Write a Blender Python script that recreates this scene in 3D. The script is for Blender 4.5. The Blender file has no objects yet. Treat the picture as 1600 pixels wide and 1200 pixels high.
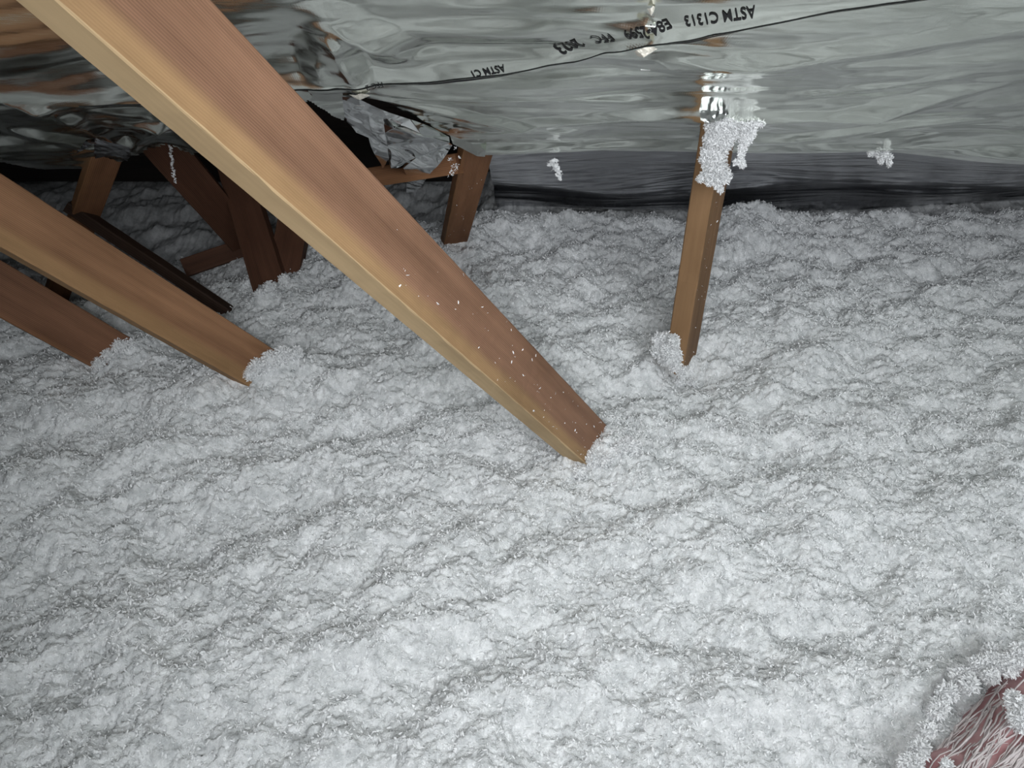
import bpy, math, random
import numpy as np
from mathutils import Vector, Matrix

# ---------------------------------------------------------------- camera, world, light, exposure
scene = bpy.context.scene
COL = scene.collection
PITCH = math.radians(38.0)
CAM = np.array([0.0, 0.0, 0.92])
FPX = 1180.0
cam_data = bpy.data.cameras.new('camera')
cam_data.sensor_fit = 'HORIZONTAL'
cam_data.sensor_width = 36.0
cam_data.lens = 36.0 * FPX / 1600.0
cam_data.clip_start = 0.02
cam_data.clip_end = 50
cam = bpy.data.objects.new('camera', cam_data)
COL.objects.link(cam)
cam.location = CAM
cam.rotation_euler = (math.pi / 2 - PITCH, 0, 0)
scene.camera = cam

world = bpy.data.worlds.new('world')
world.use_nodes = True
world.node_tree.nodes['Background'].inputs[0].default_value = (0.55, 0.6, 0.7, 1)
world.node_tree.nodes['Background'].inputs[1].default_value = 0.003
scene.world = world


def aim(o, target):
    d = Vector(target) - o.location
    o.rotation_euler = d.to_track_quat('-Z', 'Y').to_euler()


flash = bpy.data.lights.new('phone_flash', 'SPOT')
flash.energy = 12.6
flash.shadow_soft_size = 0.012
flash.spot_size = math.radians(124)
flash.spot_blend = 1.0
flash.color = (0.975, 0.985, 1.0)
fo = bpy.data.objects.new('phone_flash', flash)
COL.objects.link(fo)
fo.location = (-0.045, 0.0, 0.870)
aim(fo, (0.26, 1.05, 0.05))

lamp = bpy.data.lights.new('unseen_fill', 'AREA')  # unseen area fill added behind the camera to brighten the far insulation
lamp.shape = 'RECTANGLE'
lamp.size = 1.5
lamp.size_y = 0.9
lamp.energy = 12.5
lamp.spread = math.radians(100)
lamp.color = (0.93, 0.97, 1.0)
lo = bpy.data.objects.new('unseen_fill', lamp)
COL.objects.link(lo)
lo.location = (0.40, -0.75, 1.45)
aim(lo, (0.30, 2.1, 0.25))

vs = scene.view_settings
scene.display_settings.display_device = 'sRGB'
vs.view_transform = 'Standard'
vs.look = 'None'
vs.gamma = 1.0
vs.use_curve_mapping = False
vs.exposure = -0.06
scene.cycles.use_denoising = True
scene.cycles.max_bounces = 8
scene.cycles.diffuse_bounces = 4
scene.cycles.glossy_bounces = 4
scene.cycles.sample_clamp_indirect = 4.0

# ---------------------------------------------------------------- geometry helpers
rng = np.random.default_rng(7)
FW = np.array([0, math.cos(PITCH), -math.sin(PITCH)])
UP = np.array([0, math.sin(PITCH), math.cos(PITCH)])
RX = np.array([1.0, 0, 0])


def sight(px, py):
    return FW + RX * (px - 800) / FPX + UP * (600 - py) / FPX


def at(px, py, d):
    return CAM + sight(px, py) * d


def on_floor(px, py, z=0.0):
    r = sight(px, py)
    return CAM + r * ((z - CAM[2]) / r[2])


SL, K0 = 0.68, 1.985          # roof slope: z = SL * (K0 - y)
YC, ZC = 1.433, 0.375         # where the foil bends towards the eave


def on_roof(px, py, off=0.0):
    r = sight(px, py)
    t = (SL * K0 + off - CAM[2]) / (r[2] + SL * r[1])
    return CAM + t * r


def mesh_from(name, V, Fq, mat=None, parent=None, smooth=True):
    """V (n,3) float, Fq (m,k) int with k = 3 or 4: one mesh object."""
    V = np.ascontiguousarray(V, dtype=np.float32)
    Fq = np.ascontiguousarray(Fq, dtype=np.int32)
    k = Fq.shape[1]
    me = bpy.data.meshes.new(name)
    me.vertices.add(len(V))
    me.vertices.foreach_set('co', V.ravel())
    me.loops.add(Fq.size)
    me.loops.foreach_set('vertex_index', Fq.ravel())
    me.polygons.add(len(Fq))
    me.polygons.foreach_set('loop_start', np.arange(0, Fq.size, k, dtype=np.int32))
    me.polygons.foreach_set('use_smooth', np.full(len(Fq), smooth, dtype=bool))
    me.update(calc_edges=True)
    if mat:
        me.materials.append(mat)
    o = bpy.data.objects.new(name, me)
    COL.objects.link(o)
    if parent:
        o.parent = parent
    return o


def tag(o, label, cat, kind=None, group=None):
    if label:
        o['label'] = label
    if cat:
        o['category'] = cat
    if kind:
        o['kind'] = kind
    if group:
        o['group'] = group
    return o


def _hash(ix, iy, seed):
    ix = ix.astype(np.int64) & 0xffffffff
    iy = iy.astype(np.int64) & 0xffffffff
    h = (ix * 374761393 + iy * 668265263 + seed * 1442695041) & 0xffffffff
    h = ((h ^ (h >> 13)) * 1274126177) & 0xffffffff
    h = ((h ^ (h >> 16)) * 2246822519) & 0xffffffff
    return h ^ (h >> 15)


def noise(x, y, seed=0):
    """gradient noise, about -1..1"""
    x, y = np.broadcast_arrays(np.asarray(x, float), np.asarray(y, float))
    x0 = np.floor(x)
    y0 = np.floor(y)
    fx = x - x0
    fy = y - y0
    u = fx * fx * fx * (fx * (fx * 6 - 15) + 10)
    v = fy * fy * fy * (fy * (fy * 6 - 15) + 10)
    out = 0
    for dx in (0, 1):
        for dy in (0, 1):
            a = _hash(x0 + dx, y0 + dy, seed) / 4294967296.0 * 2 * np.pi
            g = np.cos(a) * (fx - dx) + np.sin(a) * (fy - dy)
            w = (u if dx else 1 - u) * (v if dy else 1 - v)
            out = out + g * w
    return out * 1.5


def fbm(x, y, seed=0, octaves=3, gain=0.5):
    s, a = 0, 1.0
    for i in range(octaves):
        s = s + a * noise(x * 2 ** i, y * 2 ** i, seed + i * 17)
        a *= gain
    return s


def sstep(a, b, x):
    t = np.clip((x - a) / (b - a), 0, 1)
    return t * t * (3 - 2 * t)


def grid_faces(nx, ny):
    i = np.arange(nx - 1)[None, :] + np.arange(ny - 1)[:, None] * nx
    i = i.ravel()
    return np.stack([i, i + 1, i + 1 + nx, i + nx], 1)


# ---------------------------------------------------------------- materials
def new_mat(name):
    m = bpy.data.materials.new(name)
    m.use_nodes = True
    nt = m.node_tree
    return m, nt, nt.nodes['Principled BSDF']


def N(nt, typ, **kw):
    n = nt.nodes.new(typ)
    for k, v in kw.items():
        setattr(n, k, v)
    return n


def ramp(nt, stops):
    r = N(nt, 'ShaderNodeValToRGB')
    e = r.color_ramp.elements
    while len(e) > 1:
        e.remove(e[-1])
    e[0].position, e[0].color = stops[0][0], (*stops[0][1], 1)
    for p, c in stops[1:]:
        q = e.new(p)
        q.color = (*c, 1)
    return r


def fluff_mat(name, lo_c, hi_c, bump=0.6, scale=260.0):
    m, nt, b = new_mat(name)
    b.inputs['Roughness'].default_value = 0.9
    b.inputs['Specular IOR Level'].default_value = 0.15
    tc = N(nt, 'ShaderNodeTexCoord')
    n1 = N(nt, 'ShaderNodeTexNoise')
    n1.inputs['Scale'].default_value = 45
    n1.inputs['Detail'].default_value = 8
    n1.inputs['Roughness'].default_value = 0.72
    nt.links.new(tc.outputs['Object'], n1.inputs['Vector'])
    r = ramp(nt, [(0.36, lo_c), (0.60, hi_c)])
    nt.links.new(n1.outputs['Fac'], r.inputs['Fac'])
    nt.links.new(r.outputs['Color'], b.inputs['Base Color'])
    n2 = N(nt, 'ShaderNodeTexNoise')
    n2.inputs['Scale'].default_value = scale
    n2.inputs['Detail'].default_value = 4
    n2.inputs['Distortion'].default_value = 1.2
    nt.links.new(tc.outputs['Object'], n2.inputs['Vector'])
    bp = N(nt, 'ShaderNodeBump')
    bp.inputs['Strength'].default_value = bump
    bp.inputs['Distance'].default_value = 0.002
    nt.links.new(n2.outputs['Fac'], bp.inputs['Height'])
    nt.links.new(bp.outputs['Normal'], b.inputs['Normal'])
    return m


def wood_mat(name, pale, mid, dark, band, seed, ring=62.0, edge=None):
    """grain runs along object X; a pale sapwood band lies at small Y."""
    edge = edge or pale
    m, nt, b = new_mat(name)
    b.inputs['Roughness'].default_value = 0.72
    b.inputs['Specular IOR Level'].default_value = 0.25
    tc = N(nt, 'ShaderNodeTexCoord')
    mp = N(nt, 'ShaderNodeMapping')
    mp.inputs['Scale'].default_value = (0.55, 1, 1)
    mp.inputs['Location'].default_value = (seed, seed * 0.37, seed * 0.61)
    nt.links.new(tc.outputs['Object'], mp.inputs['Vector'])
    # growth rings
    wv = N(nt, 'ShaderNodeTexWave', wave_type='BANDS', bands_direction='Y')
    wv.inputs['Scale'].default_value = ring
    wv.inputs['Distortion'].default_value = 2.2
    wv.inputs['Detail'].default_value = 3
    wv.inputs['Detail Scale'].default_value = 0.12
    nt.links.new(mp.outputs['Vector'], wv.inputs['Vector'])
    # long streaks
    mp2 = N(nt, 'ShaderNodeMapping')
    mp2.inputs['Scale'].default_value = (3, 60, 60)
    mp2.inputs['Location'].default_value = (seed * 2, seed, 0)
    nt.links.new(tc.outputs['Object'], mp2.inputs['Vector'])
    st = N(nt, 'ShaderNodeTexNoise')
    st.inputs['Scale'].default_value = 1.0
    st.inputs['Detail'].default_value = 6
    st.inputs['Roughness'].default_value = 0.65
    nt.links.new(mp2.outputs['Vector'], st.inputs['Vector'])
    # broad blotches
    bl = N(nt, 'ShaderNodeTexNoise')
    bl.inputs['Scale'].default_value = 9
    bl.inputs['Detail'].default_value = 5
    mp3 = N(nt, 'ShaderNodeMapping')
    mp3.inputs['Scale'].default_value = (0.4, 1.6, 1)
    mp3.inputs['Location'].default_value = (seed * 3, 0, 0)
    nt.links.new(tc.outputs['Object'], mp3.inputs['Vector'])
    nt.links.new(mp3.outputs['Vector'], bl.inputs['Vector'])
    # sapwood / heartwood by Y with a wavering border
    sx = N(nt, 'ShaderNodeSeparateXYZ')
    nt.links.new(tc.outputs['Object'], sx.inputs[0])
    wob = N(nt, 'ShaderNodeMath', operation='MULTIPLY_ADD')
    wob.inputs[1].default_value = 0.022
    nt.links.new(bl.outputs['Fac'], wob.inputs[0])
    nt.links.new(sx.outputs['Y'], wob.inputs[2])
    mr = N(nt, 'ShaderNodeMapRange', interpolation_type='SMOOTHSTEP')
    mr.inputs['From Min'].default_value = band + 0.004
    mr.inputs['From Max'].default_value = band + 0.022
    nt.links.new(wob.outputs[0], mr.inputs['Value'])
    heart = ramp(nt, [(0.25, dark), (0.55, mid), (0.8, tuple(min(1, c * 1.25) for c in mid))])
    addf = N(nt, 'ShaderNodeMath', operation='MULTIPLY_ADD')
    addf.inputs[1].default_value = 0.27
    nt.links.new(wv.outputs['Fac'], addf.inputs[0])
    half = N(nt, 'ShaderNodeMath', operation='MULTIPLY')
    half.inputs[1].default_value = 0.88
    nt.links.new(st.outputs['Fac'], half.inputs[0])
    nt.links.new(half.outputs[0], addf.inputs[2])
    nt.links.new(addf.outputs[0], heart.inputs['Fac'])
    sap = ramp(nt, [(0.3, tuple(c * 0.78 for c in pale)), (0.7, pale)])
    nt.links.new(st.outputs['Fac'], sap.inputs['Fac'])
    mx = N(nt, 'ShaderNodeMix', data_type='RGBA')
    nt.links.new(mr.outputs['Result'], mx.inputs['Factor'])
    nt.links.new(sap.outputs['Color'], mx.inputs['A'])
    nt.links.new(heart.outputs['Color'], mx.inputs['B'])
    ed = N(nt, 'ShaderNodeMath', operation='LESS_THAN')
    ed.inputs[1].default_value = 0.0016
    nt.links.new(sx.outputs['Y'], ed.inputs[0])
    edc = ramp(nt, [(0.3, tuple(c * 0.8 for c in edge)), (0.7, edge)])
    nt.links.new(st.outputs['Fac'], edc.inputs['Fac'])
    me_ = N(nt, 'ShaderNodeMix', data_type='RGBA')
    nt.links.new(ed.outputs[0], me_.inputs['Factor'])
    nt.links.new(mx.outputs['Result'], me_.inputs['A'])
    nt.links.new(edc.outputs['Color'], me_.inputs['B'])
    mx = me_
    # blotchy dirt
    dr = ramp(nt, [(0.3, (0.72, 0.7, 0.68)), (0.6, (1.05, 1.05, 1.05))])
    nt.links.new(bl.outputs['Fac'], dr.inputs['Fac'])
    mu = N(nt, 'ShaderNodeMix', data_type='RGBA', blend_type='MULTIPLY')
    mu.inputs['Factor'].default_value = 1
    nt.links.new(mx.outputs['Result'], mu.inputs['A'])
    nt.links.new(dr.outputs['Color'], mu.inputs['B'])
    # knots
    vo = N(nt, 'ShaderNodeTexVoronoi')
    vo.inputs['Scale'].default_value = 3.2
    mp4 = N(nt, 'ShaderNodeMapping')
    mp4.inputs['Location'].default_value = (seed * 5, seed, seed)
    mp4.inputs['Scale'].default_value = (0.8, 1.6, 1.6)
    nt.links.new(tc.outputs['Object'], mp4.inputs['Vector'])
    nt.links.new(mp4.outputs['Vector'], vo.inputs['Vector'])
    kr = ramp(nt, [(0.03, (0.35, 0.25, 0.2)), (0.075, (1, 1, 1))])
    nt.links.new(vo.outputs['Distance'], kr.inputs['Fac'])
    mk = N(nt, 'ShaderNodeMix', data_type='RGBA', blend_type='MULTIPLY')
    mk.inputs['Factor'].default_value = 1
    nt.links.new(mu.outputs['Result'], mk.inputs['A'])
    nt.links.new(kr.outputs['Color'], mk.inputs['B'])
    nt.links.new(mk.outputs['Result'], b.inputs['Base Color'])
    bp = N(nt, 'ShaderNodeBump')
    bp.inputs['Strength'].default_value = 0.35
    bp.inputs['Distance'].default_value = 0.0012
    nt.links.new(addf.outputs[0], bp.inputs['Height'])
    nt.links.new(bp.outputs['Normal'], b.inputs['Normal'])
    return m


def foil_mat(name, col, rough, weave=0.35, spots=True):
    m, nt, b = new_mat(name)
    b.inputs['Metallic'].default_value = 1.0
    b.inputs['Roughness'].default_value = rough
    tc = N(nt, 'ShaderNodeTexCoord')
    n1 = N(nt, 'ShaderNodeTexNoise')
    n1.inputs['Scale'].default_value = 5
    n1.inputs['Detail'].default_value = 6
    mp = N(nt, 'ShaderNodeMapping')
    mp.inputs['Scale'].default_value = (0.6, 3, 3)
    nt.links.new(tc.outputs['Object'], mp.inputs['Vector'])
    nt.links.new(mp.outputs['Vector'], n1.inputs['Vector'])
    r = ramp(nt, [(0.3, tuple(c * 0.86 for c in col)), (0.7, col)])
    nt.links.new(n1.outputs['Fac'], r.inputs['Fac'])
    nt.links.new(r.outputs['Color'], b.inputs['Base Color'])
    rr = N(nt, 'ShaderNodeMapRange')
    rr.inputs['From Min'].default_value = 0.3
    rr.inputs['From Max'].default_value = 0.7
    rr.inputs['To Min'].default_value = rough * 0.75
    rr.inputs['To Max'].default_value = rough * 1.2
    nt.links.new(n1.outputs['Fac'], rr.inputs['Value'])
    nt.links.new(rr.outputs['Result'], b.inputs['Roughness'])
    # woven scrim: two crossed wave textures
    w1 = N(nt, 'ShaderNodeTexWave', wave_type='BANDS', bands_direction='X')
    w1.inputs['Scale'].default_value = 105
    w1.inputs['Distortion'].default_value = 0.6
    w2 = N(nt, 'ShaderNodeTexWave', wave_type='BANDS', bands_direction='Y')
    w2.inputs['Scale'].default_value = 130
    w2.inputs['Distortion'].default_value = 0.6
    for w in (w1, w2):
        nt.links.new(tc.outputs['Object'], w.inputs['Vector'])
    ad = N(nt, 'ShaderNodeMath', operation='ADD')
    nt.links.new(w1.outputs['Fac'], ad.inputs[0])
    nt.links.new(w2.outputs['Fac'], ad.inputs[1])
    n2 = N(nt, 'ShaderNodeTexNoise')
    n2.inputs['Scale'].default_value = 90
    n2.inputs['Detail'].default_value = 3
    mp2 = N(nt, 'ShaderNodeMapping')
    mp2.inputs['Scale'].default_value = (0.25, 1, 1)
    nt.links.new(tc.outputs['Object'], mp2.inputs['Vector'])
    nt.links.new(mp2.outputs['Vector'], n2.inputs['Vector'])
    ad2 = N(nt, 'ShaderNodeMath', operation='MULTIPLY_ADD')
    ad2.inputs[1].default_value = 2.5
    nt.links.new(n2.outputs['Fac'], ad2.inputs[0])
    sc_ = N(nt, 'ShaderNodeMath', operation='MULTIPLY')
    sc_.inputs[1].default_value = 0.12
    nt.links.new(ad.outputs[0], sc_.inputs[0])
    nt.links.new(sc_.outputs[0], ad2.inputs[2])
    bp = N(nt, 'ShaderNodeBump')
    bp.inputs['Strength'].default_value = weave
    bp.inputs['Distance'].default_value = 0.0005
    nt.links.new(ad2.outputs[0], bp.inputs['Height'])
    nt.links.new(bp.outputs['Normal'], b.inputs['Normal'])
    return m


def plain_mat(name, col, rough=0.8):
    m, nt, b = new_mat(name)
    b.inputs['Roughness'].default_value = rough
    tc = N(nt, 'ShaderNodeTexCoord')
    n1 = N(nt, 'ShaderNodeTexNoise')
    n1.inputs['Scale'].default_value = 14
    n1.inputs['Detail'].default_value = 6
    nt.links.new(tc.outputs['Object'], n1.inputs['Vector'])
    r = ramp(nt, [(0.3, tuple(c * 0.7 for c in col)), (0.7, col)])
    nt.links.new(n1.outputs['Fac'], r.inputs['Fac'])
    nt.links.new(r.outputs['Color'], b.inputs['Base Color'])
    return m


M_FLUFF = fluff_mat('blown_glass_wool', (0.56, 0.575, 0.585), (0.86, 0.87, 0.88), 0.9)
M_FLAKE = fluff_mat('glass_wool_tufts', (0.84, 0.85, 0.86), (0.94, 0.945, 0.955), 0.0)
M_FOIL = foil_mat('silver_foil', (0.90, 0.935, 0.875), 0.14, 0.16)
M_FOIL_EAVE = foil_mat('dark_tint_foil', (0.40, 0.405, 0.43), 0.22, 0.2)
M_FLAP = foil_mat('crisp_foil', (0.86, 0.88, 0.89), 0.10, 0.05)
M_SCRAP = foil_mat('scrap_foil', (0.8, 0.82, 0.84), 0.28, 0.1)
M_INK = plain_mat('black_ink', (0.012, 0.012, 0.014), 0.5)
M_DECK = plain_mat('shade_dark_board', (0.035, 0.024, 0.018), 0.9)  # boards blackened: the darkness of the unlit void is put into their colour
M_SEAM_SHADE = plain_mat('seam_gap_dark', (0.02, 0.02, 0.023), 0.9)
M_PLY = plain_mat('drywall', (0.4, 0.38, 0.35), 0.9)
M_STEEL, _nt, _b = new_mat('staple_steel')
_b.inputs['Metallic'].default_value = 1
_b.inputs['Roughness'].default_value = 0.25

# ---------------------------------------------------------------- the setting
def box_between(name, x0, x1, y0, y1, z0, z1, mat):
    V = [(x, y, z) for z in (z0, z1) for y in (y0, y1) for x in (x0, x1)]
    Fq = [(0, 2, 3, 1), (4, 5, 7, 6), (0, 1, 5, 4), (2, 6, 7, 3), (0, 4, 6, 2), (1, 3, 7, 5)]
    return mesh_from(name, V, Fq, mat, smooth=False)


XA, XB = -2.6, 2.6
tag(box_between('floor', XA, XB, -2.6, 3.0, -0.50, -0.47, M_PLY), None, None, 'structure')
tag(box_between('wall_left', XA - 0.03, XA, -2.6, 3.0, -0.5, 3.0, M_DECK), None, None, 'structure')
tag(box_between('wall_right', XB, XB + 0.03, -2.6, 3.0, -0.5, 3.0, M_DECK), None, None, 'structure')
tag(box_between('wall_back', XA, XB, -2.63, -2.6, -0.5, 3.0, M_DECK), None, None, 'structure')
tag(box_between('wall_front', XA, XB, 3.0, 3.03, -0.5, 1.0, M_DECK), None, None, 'structure')


def roof_z(y):
    return SL * (K0 - y)


# roof boards above the foil: each board an own piece of the ceiling
def slab(name, ya, yb, off, th, mat, parent=None, x0=XA, x1=XB):
    za, zb = roof_z(ya) + off, roof_z(yb) + off
    V = [(x0, ya, za), (x1, ya, za), (x1, yb, zb), (x0, yb, zb),
         (x0, ya, za + th), (x1, ya, za + th), (x1, yb, zb + th), (x0, yb, zb + th)]
    Fq = [(0, 1, 2, 3), (7, 6, 5, 4), (0, 4, 5, 1), (1, 5, 6, 2), (2, 6, 7, 3), (3, 7, 4, 0)]
    return mesh_from(name, V, Fq, mat, parent, smooth=False)


ceil = tag(slab('ceiling', -2.6, 3.0, 0.30, 0.02, M_DECK), None, None, 'structure')
yy = 0.9
while yy < 2.62:
    slab('roof_board', yy, min(yy + 0.135, 2.62), 0.24, 0.02, M_DECK, ceil)
    yy += 0.14


# ---------------------------------------------------------------- blown insulation
mounds = []   # (x, y, radius, height)
for px, py, r, h in [(940, 728, 0.08, 0.010), (990, 715, 0.06, 0.010), (425, 592, 0.055, 0.024), (470, 578, 0.05, 0.022),
                     (1030, 535, 0.05, 0.018), (205, 560, 0.06, 0.02), (880, 745, 0.05, 0.0),
                     (430, 462, 0.07, 0.015), (330, 640, 0.12, 0.02), (1150, 340, 0.10, 0.02), (1220, 335, 0.08, 0.02), (1500, 345, 0.25, 0.012)]:
    q = on_floor(px, py)
    mounds.append((q[0], q[1], r, h))


for px, py, d, r, h in [(1036, 530, 1.50, 0.045, 0.022), (1010, 530, 1.55, 0.06, 0.016)]:
    q = at(px, py, d)
    mounds.append((q[0], q[1], r, h))


def ground(x, y):
    """smooth base height of the insulation"""
    z = 0.020 * noise(x * 1.7 + 3, y * 2.1, 5)
    dip = sstep(-0.42, -0.95, x) * sstep(1.42, 1.8, y)
    z = z - 0.17 * dip
    dip2 = sstep(-0.02, -0.3, x) * sstep(1.85, 2.2, y)
    z = z - 0.10 * dip2
    z = z - 0.10 * sstep(1.93, 2.03, y + 0.02 * noise(x * 6, y * 0, 77)) * (1 - dip)
    # long low drifts running obliquely
    u = (x * 0.87 + y * 0.5)
    v = (-x * 0.5 + y * 0.87)
    z = z + 0.022 * noise(u * 2.6, v * 7.0, 9) + 0.013 * noise(u * 5, v * 13, 10)
    for mx, my, r, h in mounds:
        z = z + h * np.exp(-((x - mx) ** 2 + (y - my) ** 2) / (r * r))
    return z


def detail(x, y):
    wx = x + 0.012 * noise(x * 22, y * 22, 31)
    wy = y + 0.012 * noise(x * 22, y * 22, 32)
    h = 0.011 * noise(wx * 9, wy * 12, 40)
    h = h + 0.012 * noise(wx * 20, wy * 20, 41)
    h = h + 0.0080 * (np.abs(noise(wx * 38, wy * 38, 42)) - 0.3)
    h = h + 0.0050 * (np.abs(noise(wx * 84, wy * 84, 43)) - 0.3)
    h = h + 0.0040 * noise(wx * 150, wy * 150, 44)
    h = h + 0.0034 * noise(x * 270, y * 270, 45)
    return h


def spaced(stops):
    out = [stops[0][0]]
    for (a, _), (b, s) in zip(stops[:-1], stops[1:]):
        n = max(1, int(round((b - a) / s)))
        out += list(np.linspace(a, b, n + 1)[1:])
    return np.array(out)


gx = spaced([(-2.585, 0), (-1.75, 0.02), (-0.85, 0.0046), (0.95, 0.0030), (1.75, 0.0046), (2.585, 0.02)])
gy = spaced([(-2.585, 0), (0.0, 0.04), (0.2, 0.008), (1.0, 0.0026), (1.6, 0.0034), (2.14, 0.0044), (2.98, 0.015)])
X, Y = np.meshgrid(gx, gy)
Z = ground(X, Y) + detail(X, Y)
Xd = X + 0.0030 * noise(X * 90, Y * 90, 51)
Yd = Y + 0.0030 * noise(X * 90, Y * 90, 52)
inner = (X > XA + 0.05) & (X < XB - 0.05) & (Y > -2.5) & (Y < 2.9)
Xd = np.where(inner, Xd, X)
Yd = np.where(inner, Yd, Y)
V = np.stack([Xd.ravel(), Yd.ravel(), Z.ravel()], 1)
ins = mesh_from('blown_insulation', V, grid_faces(len(gx), len(gy)), M_FLUFF)
tag(ins, 'deep fluffy layer of white blown-in insulation covering the attic floor', 'insulation', 'stuff')


def flakes(name, P, Nn, lmin, lmax, mat, parent=None, lift=0.6):
    """small bent slivers at points P, directions spread about Nn"""
    n = len(P)
    a = rng.normal(size=(n, 3)) + Nn * lift
    a /= np.linalg.norm(a, axis=1)[:, None]
    b = np.cross(a, rng.normal(size=(n, 3)))
    b /= np.linalg.norm(b, axis=1)[:, None]
    c = np.cross(a, b)
    L = rng.uniform(lmin, lmax, n)[:, None]
    W = L * rng.uniform(0.10, 0.30, n)[:, None]
    bend = L * rng.uniform(-0.5, 0.5, n)[:, None]
    p0 = P - a * L * 0.3
    p1 = P + a * L * 0.25 + c * bend * 0.5
    p2 = P + a * L * 0.7
    vs_ = np.stack([p0 - b * W * 0.5, p0 + b * W * 0.5, p1 + b * W, p1 - b * W * 0.8, p2 + b * W * 0.3, p2 - b * W * 0.3], 1).reshape(-1, 3)
    base = np.arange(n)[:, None] * 6
    fq = np.concatenate([base + np.array([0, 1, 2, 3]), base + np.array([3, 2, 4, 5])], 0)
    return mesh_from(name, vs_, fq, mat, parent, smooth=False)


def scatter_floor(n, x0, x1, y0, y1):
    x = rng.uniform(x0, x1, n)
    y = y0 + (y1 - y0) * rng.uniform(0, 1, n)
    keep = np.abs(x) < 0.40 + y * 0.95
    dens = noise(x * 30, y * 30, 61) + 0.5 * noise(x * 80, y * 80, 62)
    keep &= dens > rng.uniform(-0.9, 0.5, n)
    x, y = x[keep], y[keep]
    z = ground(x, y) + detail(x, y)
    return np.stack([x, y, z + rng.uniform(-0.001, 0.0025, len(x))], 1)


P1 = scatter_floor(260000, -1.2, 1.2, 0.18, 1.1)
P2 = scatter_floor(260000, -2.0, 2.0, 1.0, 2.13)
PP = np.concatenate([P1, P2])
flk = flakes('insulation_tufts', PP, np.array([0, 0, 1.0]), 0.0022, 0.0068, M_FLAKE, ins)
flk['kind'] = 'stuff'


def tuft_cloud(name, blobs, n, label, cat, spread=1.0, lmin=0.0018, lmax=0.0062, parent=None, kind='stuff', core=True):
    """irregular clump of glass wool: a lumpy core with slivers standing out of it"""
    P, Nn = [], []
    Vc, Fc, off = [], [], 0
    vol = sum(b[3] ** 2 for b in blobs)
    for (x, y, z, r) in blobs:
        k = max(8, int(n * r * r / vol))
        d = rng.normal(size=(k, 3))
        d /= np.linalg.norm(d, axis=1)[:, None]
        rad = r * (0.62 + 0.45 * rng.random(k) ** 1.5 * spread)[:, None]
        P.append(np.array([x, y, z]) + d * rad)
        Nn.append(d)
        if core:
            nu, nv = 18, 12
            th = np.linspace(0, 2 * np.pi, nu, endpoint=False)
            ph = np.linspace(0.05, np.pi - 0.05, nv)
            T, Pp = np.meshgrid(th, ph)
            D = np.stack([np.sin(Pp) * np.cos(T), np.sin(Pp) * np.sin(T), np.cos(Pp)], -1).reshape(-1, 3)
            rr = r * (0.70 + 0.35 * noise(D[:, 0] * 3 + x * 50, D[:, 1] * 3 + D[:, 2] * 4 + z * 50, 3))
            Vc.append(np.array([x, y, z]) + D * rr[:, None])
            for j in range(nv - 1):
                for i in range(nu):
                    i2 = (i + 1) % nu
                    Fc.append((off + j * nu + i, off + j * nu + i2, off + (j + 1) * nu + i2, off + (j + 1) * nu + i))
            off += nu * nv
    o = flakes(name, np.concatenate(P), np.concatenate(Nn), lmin, lmax, M_FLAKE, parent, lift=1.3)
    if core:
        c = mesh_from('clump_core', np.concatenate(Vc), np.array(Fc), M_FLUFF, o)
        c['kind'] = 'stuff'
    if label:
        tag(o, label, cat, kind)
    elif kind:
        o['kind'] = kind
    return o


# fluff banked against the feet of the timbers is part of the insulation
bank = []
for px, py, h, r in [(905, 735, .0, .010), (925, 722, .004, .012), (945, 724, .006, .013), (965, 712, .008, .013), (978, 700, .006, .010), (990, 706, .005, .014),
                     (395, 605, .008, .012), (410, 600, .012, .015), (432, 594, .014, .016), (450, 584, .012, .014), (470, 578, .010, .012),
                     (160, 578, .004, .012), (178, 570, .008, .012), (196, 560, .010, .013), (214, 552, .006, .010),
                      (1066, 575, .0, .009), (1085, 572, .0, .010),
                     (408, 466, .006, .012), (425, 460, .012, .013), (447, 448, .010, .012)]:
    q = on_floor(px, py)
    bank.append((q[0], q[1] - 0.004, ground(q[0], q[1]) + h, r))
for px, py, d, r in [(1040, 528, 1.49, .011), (1052, 530, 1.47, .010), (1050, 543, 1.48, .012), (1057, 552, 1.48, .009), (1060, 560, 1.49, .007), (1044, 548, 1.48, .012), (1048, 562, 1.48, .012), (1040, 560, 1.50, .013), (1056, 572, 1.49, .011), (1066, 582, 1.49, .010), (1076, 580, 1.50, .009), (1030, 548, 1.50, .014), (1030, 530, 1.50, .012), (1055, 538, 1.465, .007)]:
    bank.append((*at(px, py, d), r))
bk = tuft_cloud('banked_tufts', bank, 26000, None, None, parent=ins, spread=1.4)


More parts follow.
